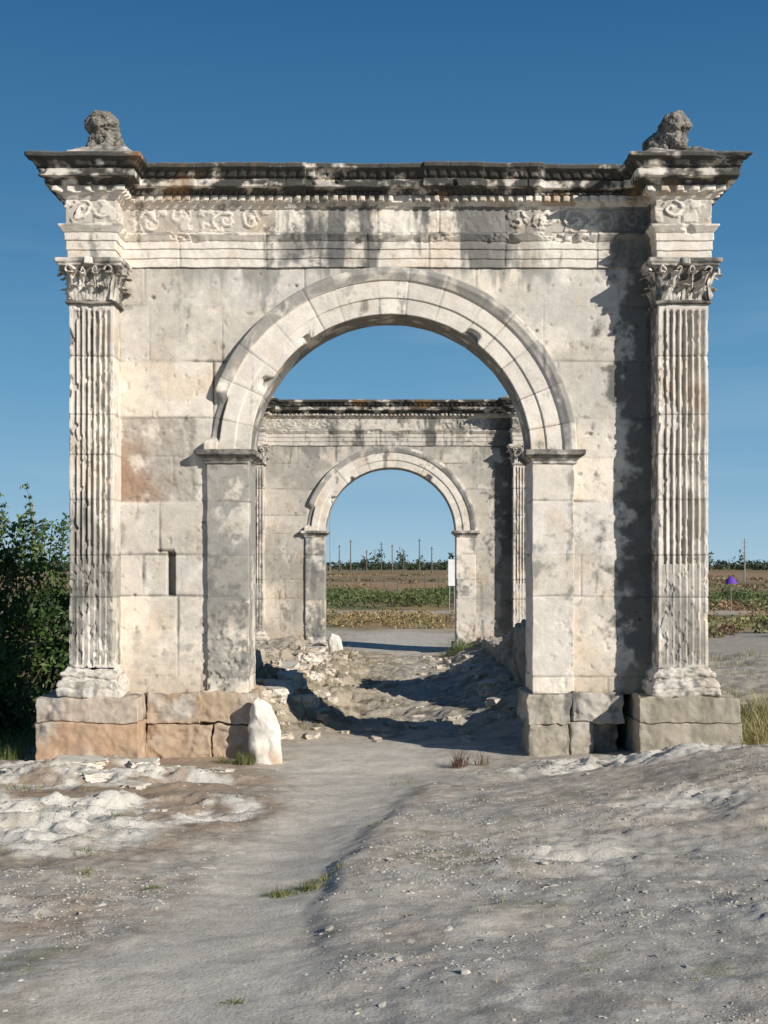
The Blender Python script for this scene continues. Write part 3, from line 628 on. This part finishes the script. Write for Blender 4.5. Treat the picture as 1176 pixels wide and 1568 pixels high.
for i in range(120):
    yy=random.uniform(4.2,12.5);xx=random.uniform(-1,1)*(.5+yy*.34)
    if abs(float(path_d(xx,yy)[()] if hasattr(path_d(xx,yy),'__len__') else path_d(xx,yy)))>1.1: sp.append((xx,yy,.03+.08*random.random(),18,.015+.025*random.random(),G+Yl))
grass('grass_tufts',sp)
sp=[]
for i in range(340):
    sp.append((random.uniform(3.85,7.5),random.uniform(13.5,17.5),.3,90,random.uniform(.12,.46),(Yl+[(.55,.45,.22)]) if random.random()<.7 else G))
for i in range(60): sp.append((random.uniform(4.6,9),random.uniform(17.5,30),.4,50,random.uniform(.1,.25),Yl+G[:1]))
for i in range(90): sp.append((random.uniform(-6,-3.95),random.uniform(13.7,16),.3,60,random.uniform(.1,.35),G))
grass('tall_grass',sp)
sp=[(.72,13.35,.10,120,.22,[(.16,.09,.06),(.2,.12,.07)]),(.95,13.4,.08,50,.15,[(.2,.14,.08)]),(-1.0,28.5,.4,160,.3,Yl),(1.5,28.7,.4,300,.35,G),(-1.9,22,.3,150,.15,G+Yl)]
for i in range(90): sp.append((random.uniform(-1.9,.2),random.uniform(15.5,29),.15,25,random.uniform(.05,.14),Yl+G[:1]))
grass('dry_weed',sp)
# ------------------------------------------------------------------ small distant objects
def plain(name,rgb,rough_=.7):
    return mat_attr(name,3,.12,.1,.005,30,tint=rgb,rough=rough_)
M_wood=plain('weathered_wood',(.16,.13,.10));M_white=plain('white_paint',(.8,.8,.8));M_purple=plain('purple_fabric',(.16,.07,.42));M_metal=plain('grey_metal',(.3,.3,.3))
def box(nm,x0,x1,y0,y1,z0,z1,m,par):
    V,F=sbox(x0,x1,y0,y1,z0,z1,max(x1-x0,y1-y0,z1-z0)/3,.01);return make_obj(nm,V,F,None,m,par,smooth=False)
def tubo(nm,pts,r0,r1,m,par):
    b=B();tube(pts,r0,r1,b);return b.make(nm,m,par)
k=0
for i,px_ in enumerate([-12,-9,-5.5,-2.2,.4,3.0,6.5,9.5]):
    r=empty('utility_pole' if k==0 else 'utility_pole.%03d'%k,(px_,300+12*math.sin(i*5),0));h=6.8+1.3*math.sin(i*2.3);k+=1
    tubo('shaft',[(0,0,0),(0,0,h/2),(0,0,h)],.15,.10,M_wood,r);box('crossarm',-.5,.5,-.06,.06,h-.5,h-.38,M_wood,r)
    for q in(-.45,0,.45): box('insulator',q-.05,q+.05,-.05,.05,h-.38,h-.2,M_white,r)
for (x_,y_,h) in((-14.2,300,16.),(41.5,150,5.2),(-33,118,8)):
    r=empty('radio_mast' if h>9 else ('utility_pole.%03d'%k),(x_,y_,0));k+=1
    tubo('shaft',[(0,0,0),(0,0,h/2),(0,0,h)],.10,.06,M_metal,r)
    for q in range(3): box('rung_%d'%q,-.35,.35,-.03,.03,h-.5-q*.6,h-.44-q*.6,M_metal,r)
r=empty('sign_board',(2.78,58,0));box('panel',-.17,.17,-.02,.02,1.15,2.35,M_white,r)
for q in(-.11,.11): tubo('post',[(q,.05,-.1),(q,.05,1),(q,.05,2.2)],.025,.025,M_metal,r)
r=empty('purple_sunshade',(14.9,56,.2));a=np.linspace(0,2*math.pi,16,endpoint=False);ph=np.linspace(0.02,1.2,6);A,PH=np.meshgrid(a,ph,indexing='ij')
V=np.stack([.26*np.sin(PH)*np.cos(A)/math.sin(1.2),.26*np.sin(PH)*np.sin(A)/math.sin(1.2),.9+.5*np.cos(PH)],-1).reshape(-1,3)
make_obj('canopy',V,gridF(16,6,closed=True),None,M_purple,r);tubo('pole',[(0,0,-.3),(0,0,.6),(0,0,1.38)],.02,.015,M_metal,r)
r=empty('wire_fence',(0,0,0))
for i in range(16):
    xx=-6+i*1.1;tubo('post_%d'%i,[(xx,104,-.1),(xx,104,.6),(xx,104,1.2)],.04,.035,M_wood,r)
for zz in(.6,1.1): tubo('wire',[(-6,104,zz),(2,104,zz),(10.5,104,zz)],.008,.008,M_metal,r)
# ------------------------------------------------------------------ light
A=math.radians(47);E=math.radians(24.5)
v=Vector((-math.sin(A)*math.cos(E),math.cos(A)*math.cos(E),-math.sin(E)))
sl=bpy.data.lights.new('sun','SUN');sl.energy=5.0;sl.angle=math.radians(.53);sl.color=(1,.95,.87)
so=bpy.data.objects.new('sun',sl);sc.collection.objects.link(so);so.rotation_euler=v.to_track_quat('-Z','Y').to_euler()
w=bpy.data.worlds.new('World');sc.world=w;w.use_nodes=True;nt=w.node_tree;N=nt.nodes;L=nt.links
bg=N['Background'];sk=N.new('ShaderNodeTexSky');sk.sky_type='NISHITA';sk.sun_disc=False;sk.sun_elevation=E;sk.sun_rotation=math.pi-A
sk.air_density=1.0;sk.dust_density=.3;sk.ozone_density=3.0
tc=N.new('ShaderNodeTexCoord');sx_=N.new('ShaderNodeSeparateXYZ');L.new(tc.outputs['Generated'],sx_.inputs[0])
cr=N.new('ShaderNodeValToRGB');L.new(sx_.outputs['Z'],cr.inputs[0]);e=cr.color_ramp.elements
st=[(0,(.38,.58,.72)),(.045,(.25,.46,.65)),(.13,(.135,.34,.55)),(.24,(.064,.22,.42)),(.40,(.026,.13,.30)),(.6,(.012,.06,.16)),(1,(.006,.035,.11))]
e[0].position=0;e[0].color=(*st[0][1],1);e[1].position=1;e[1].color=(*st[-1][1],1)
for q,cc in st[1:-1]:
    el=e.new(q);el.color=(*cc,1)
mp=N.new('ShaderNodeMapping');mp.inputs['Scale'].default_value=(1.2,1.2,9);mp.inputs['Rotation'].default_value=(.12,.1,0);L.new(tc.outputs['Generated'],mp.inputs[0])
nz=N.new('ShaderNodeTexNoise');nz.inputs['Scale'].default_value=2.2;nz.inputs['Detail'].default_value=6;L.new(mp.outputs[0],nz.inputs['Vector'])
mr=N.new('ShaderNodeMapRange');mr.inputs[1].default_value=.50;mr.inputs[2].default_value=.8;mr.inputs[3].default_value=0;mr.inputs[4].default_value=.25;L.new(nz.outputs[0],mr.inputs[0])
fd=N.new('ShaderNodeMapRange');fd.inputs[1].default_value=.18;fd.inputs[2].default_value=.30;fd.inputs[3].default_value=1;fd.inputs[4].default_value=0;L.new(sx_.outputs['Z'],fd.inputs[0])
mf=N.new('ShaderNodeMath');mf.operation='MULTIPLY';L.new(mr.outputs[0],mf.inputs[0]);L.new(fd.outputs[0],mf.inputs[1])
cm=N.new('ShaderNodeMix');cm.data_type='RGBA';cm.inputs[7].default_value=(.55,.68,.78,1);L.new(mf.outputs[0],cm.inputs[0]);L.new(cr.outputs[0],cm.inputs[6])
sc_=N.new('ShaderNodeVectorMath');sc_.operation='SCALE';sc_.inputs['Scale'].default_value=1/.085;L.new(cm.outputs[2],sc_.inputs[0])
mx=N.new('ShaderNodeMix');mx.data_type='RGBA';mx.inputs[0].default_value=.92;L.new(sk.outputs[0],mx.inputs[6]);L.new(sc_.outputs[0],mx.inputs[7])
L.new(mx.outputs[2],bg.inputs[0]);bg.inputs[1].default_value=.085
# ------------------------------------------------------------------ camera
cd=bpy.data.cameras.new('camera');cam=bpy.data.objects.new('camera',cd);sc.collection.objects.link(cam);sc.camera=cam
cam.location=(0,0,2.1);cam.rotation_euler=(math.pi/2,0,0)
cd.sensor_fit='VERTICAL';cd.sensor_height=36;cd.sensor_width=27;cd.lens=45;cd.shift_x=-10/1568;cd.shift_y=81/1568;cd.clip_end=9000;cd.clip_start=.1
sc.view_settings.view_transform='Standard';sc.view_settings.look='None';sc.view_settings.exposure=0
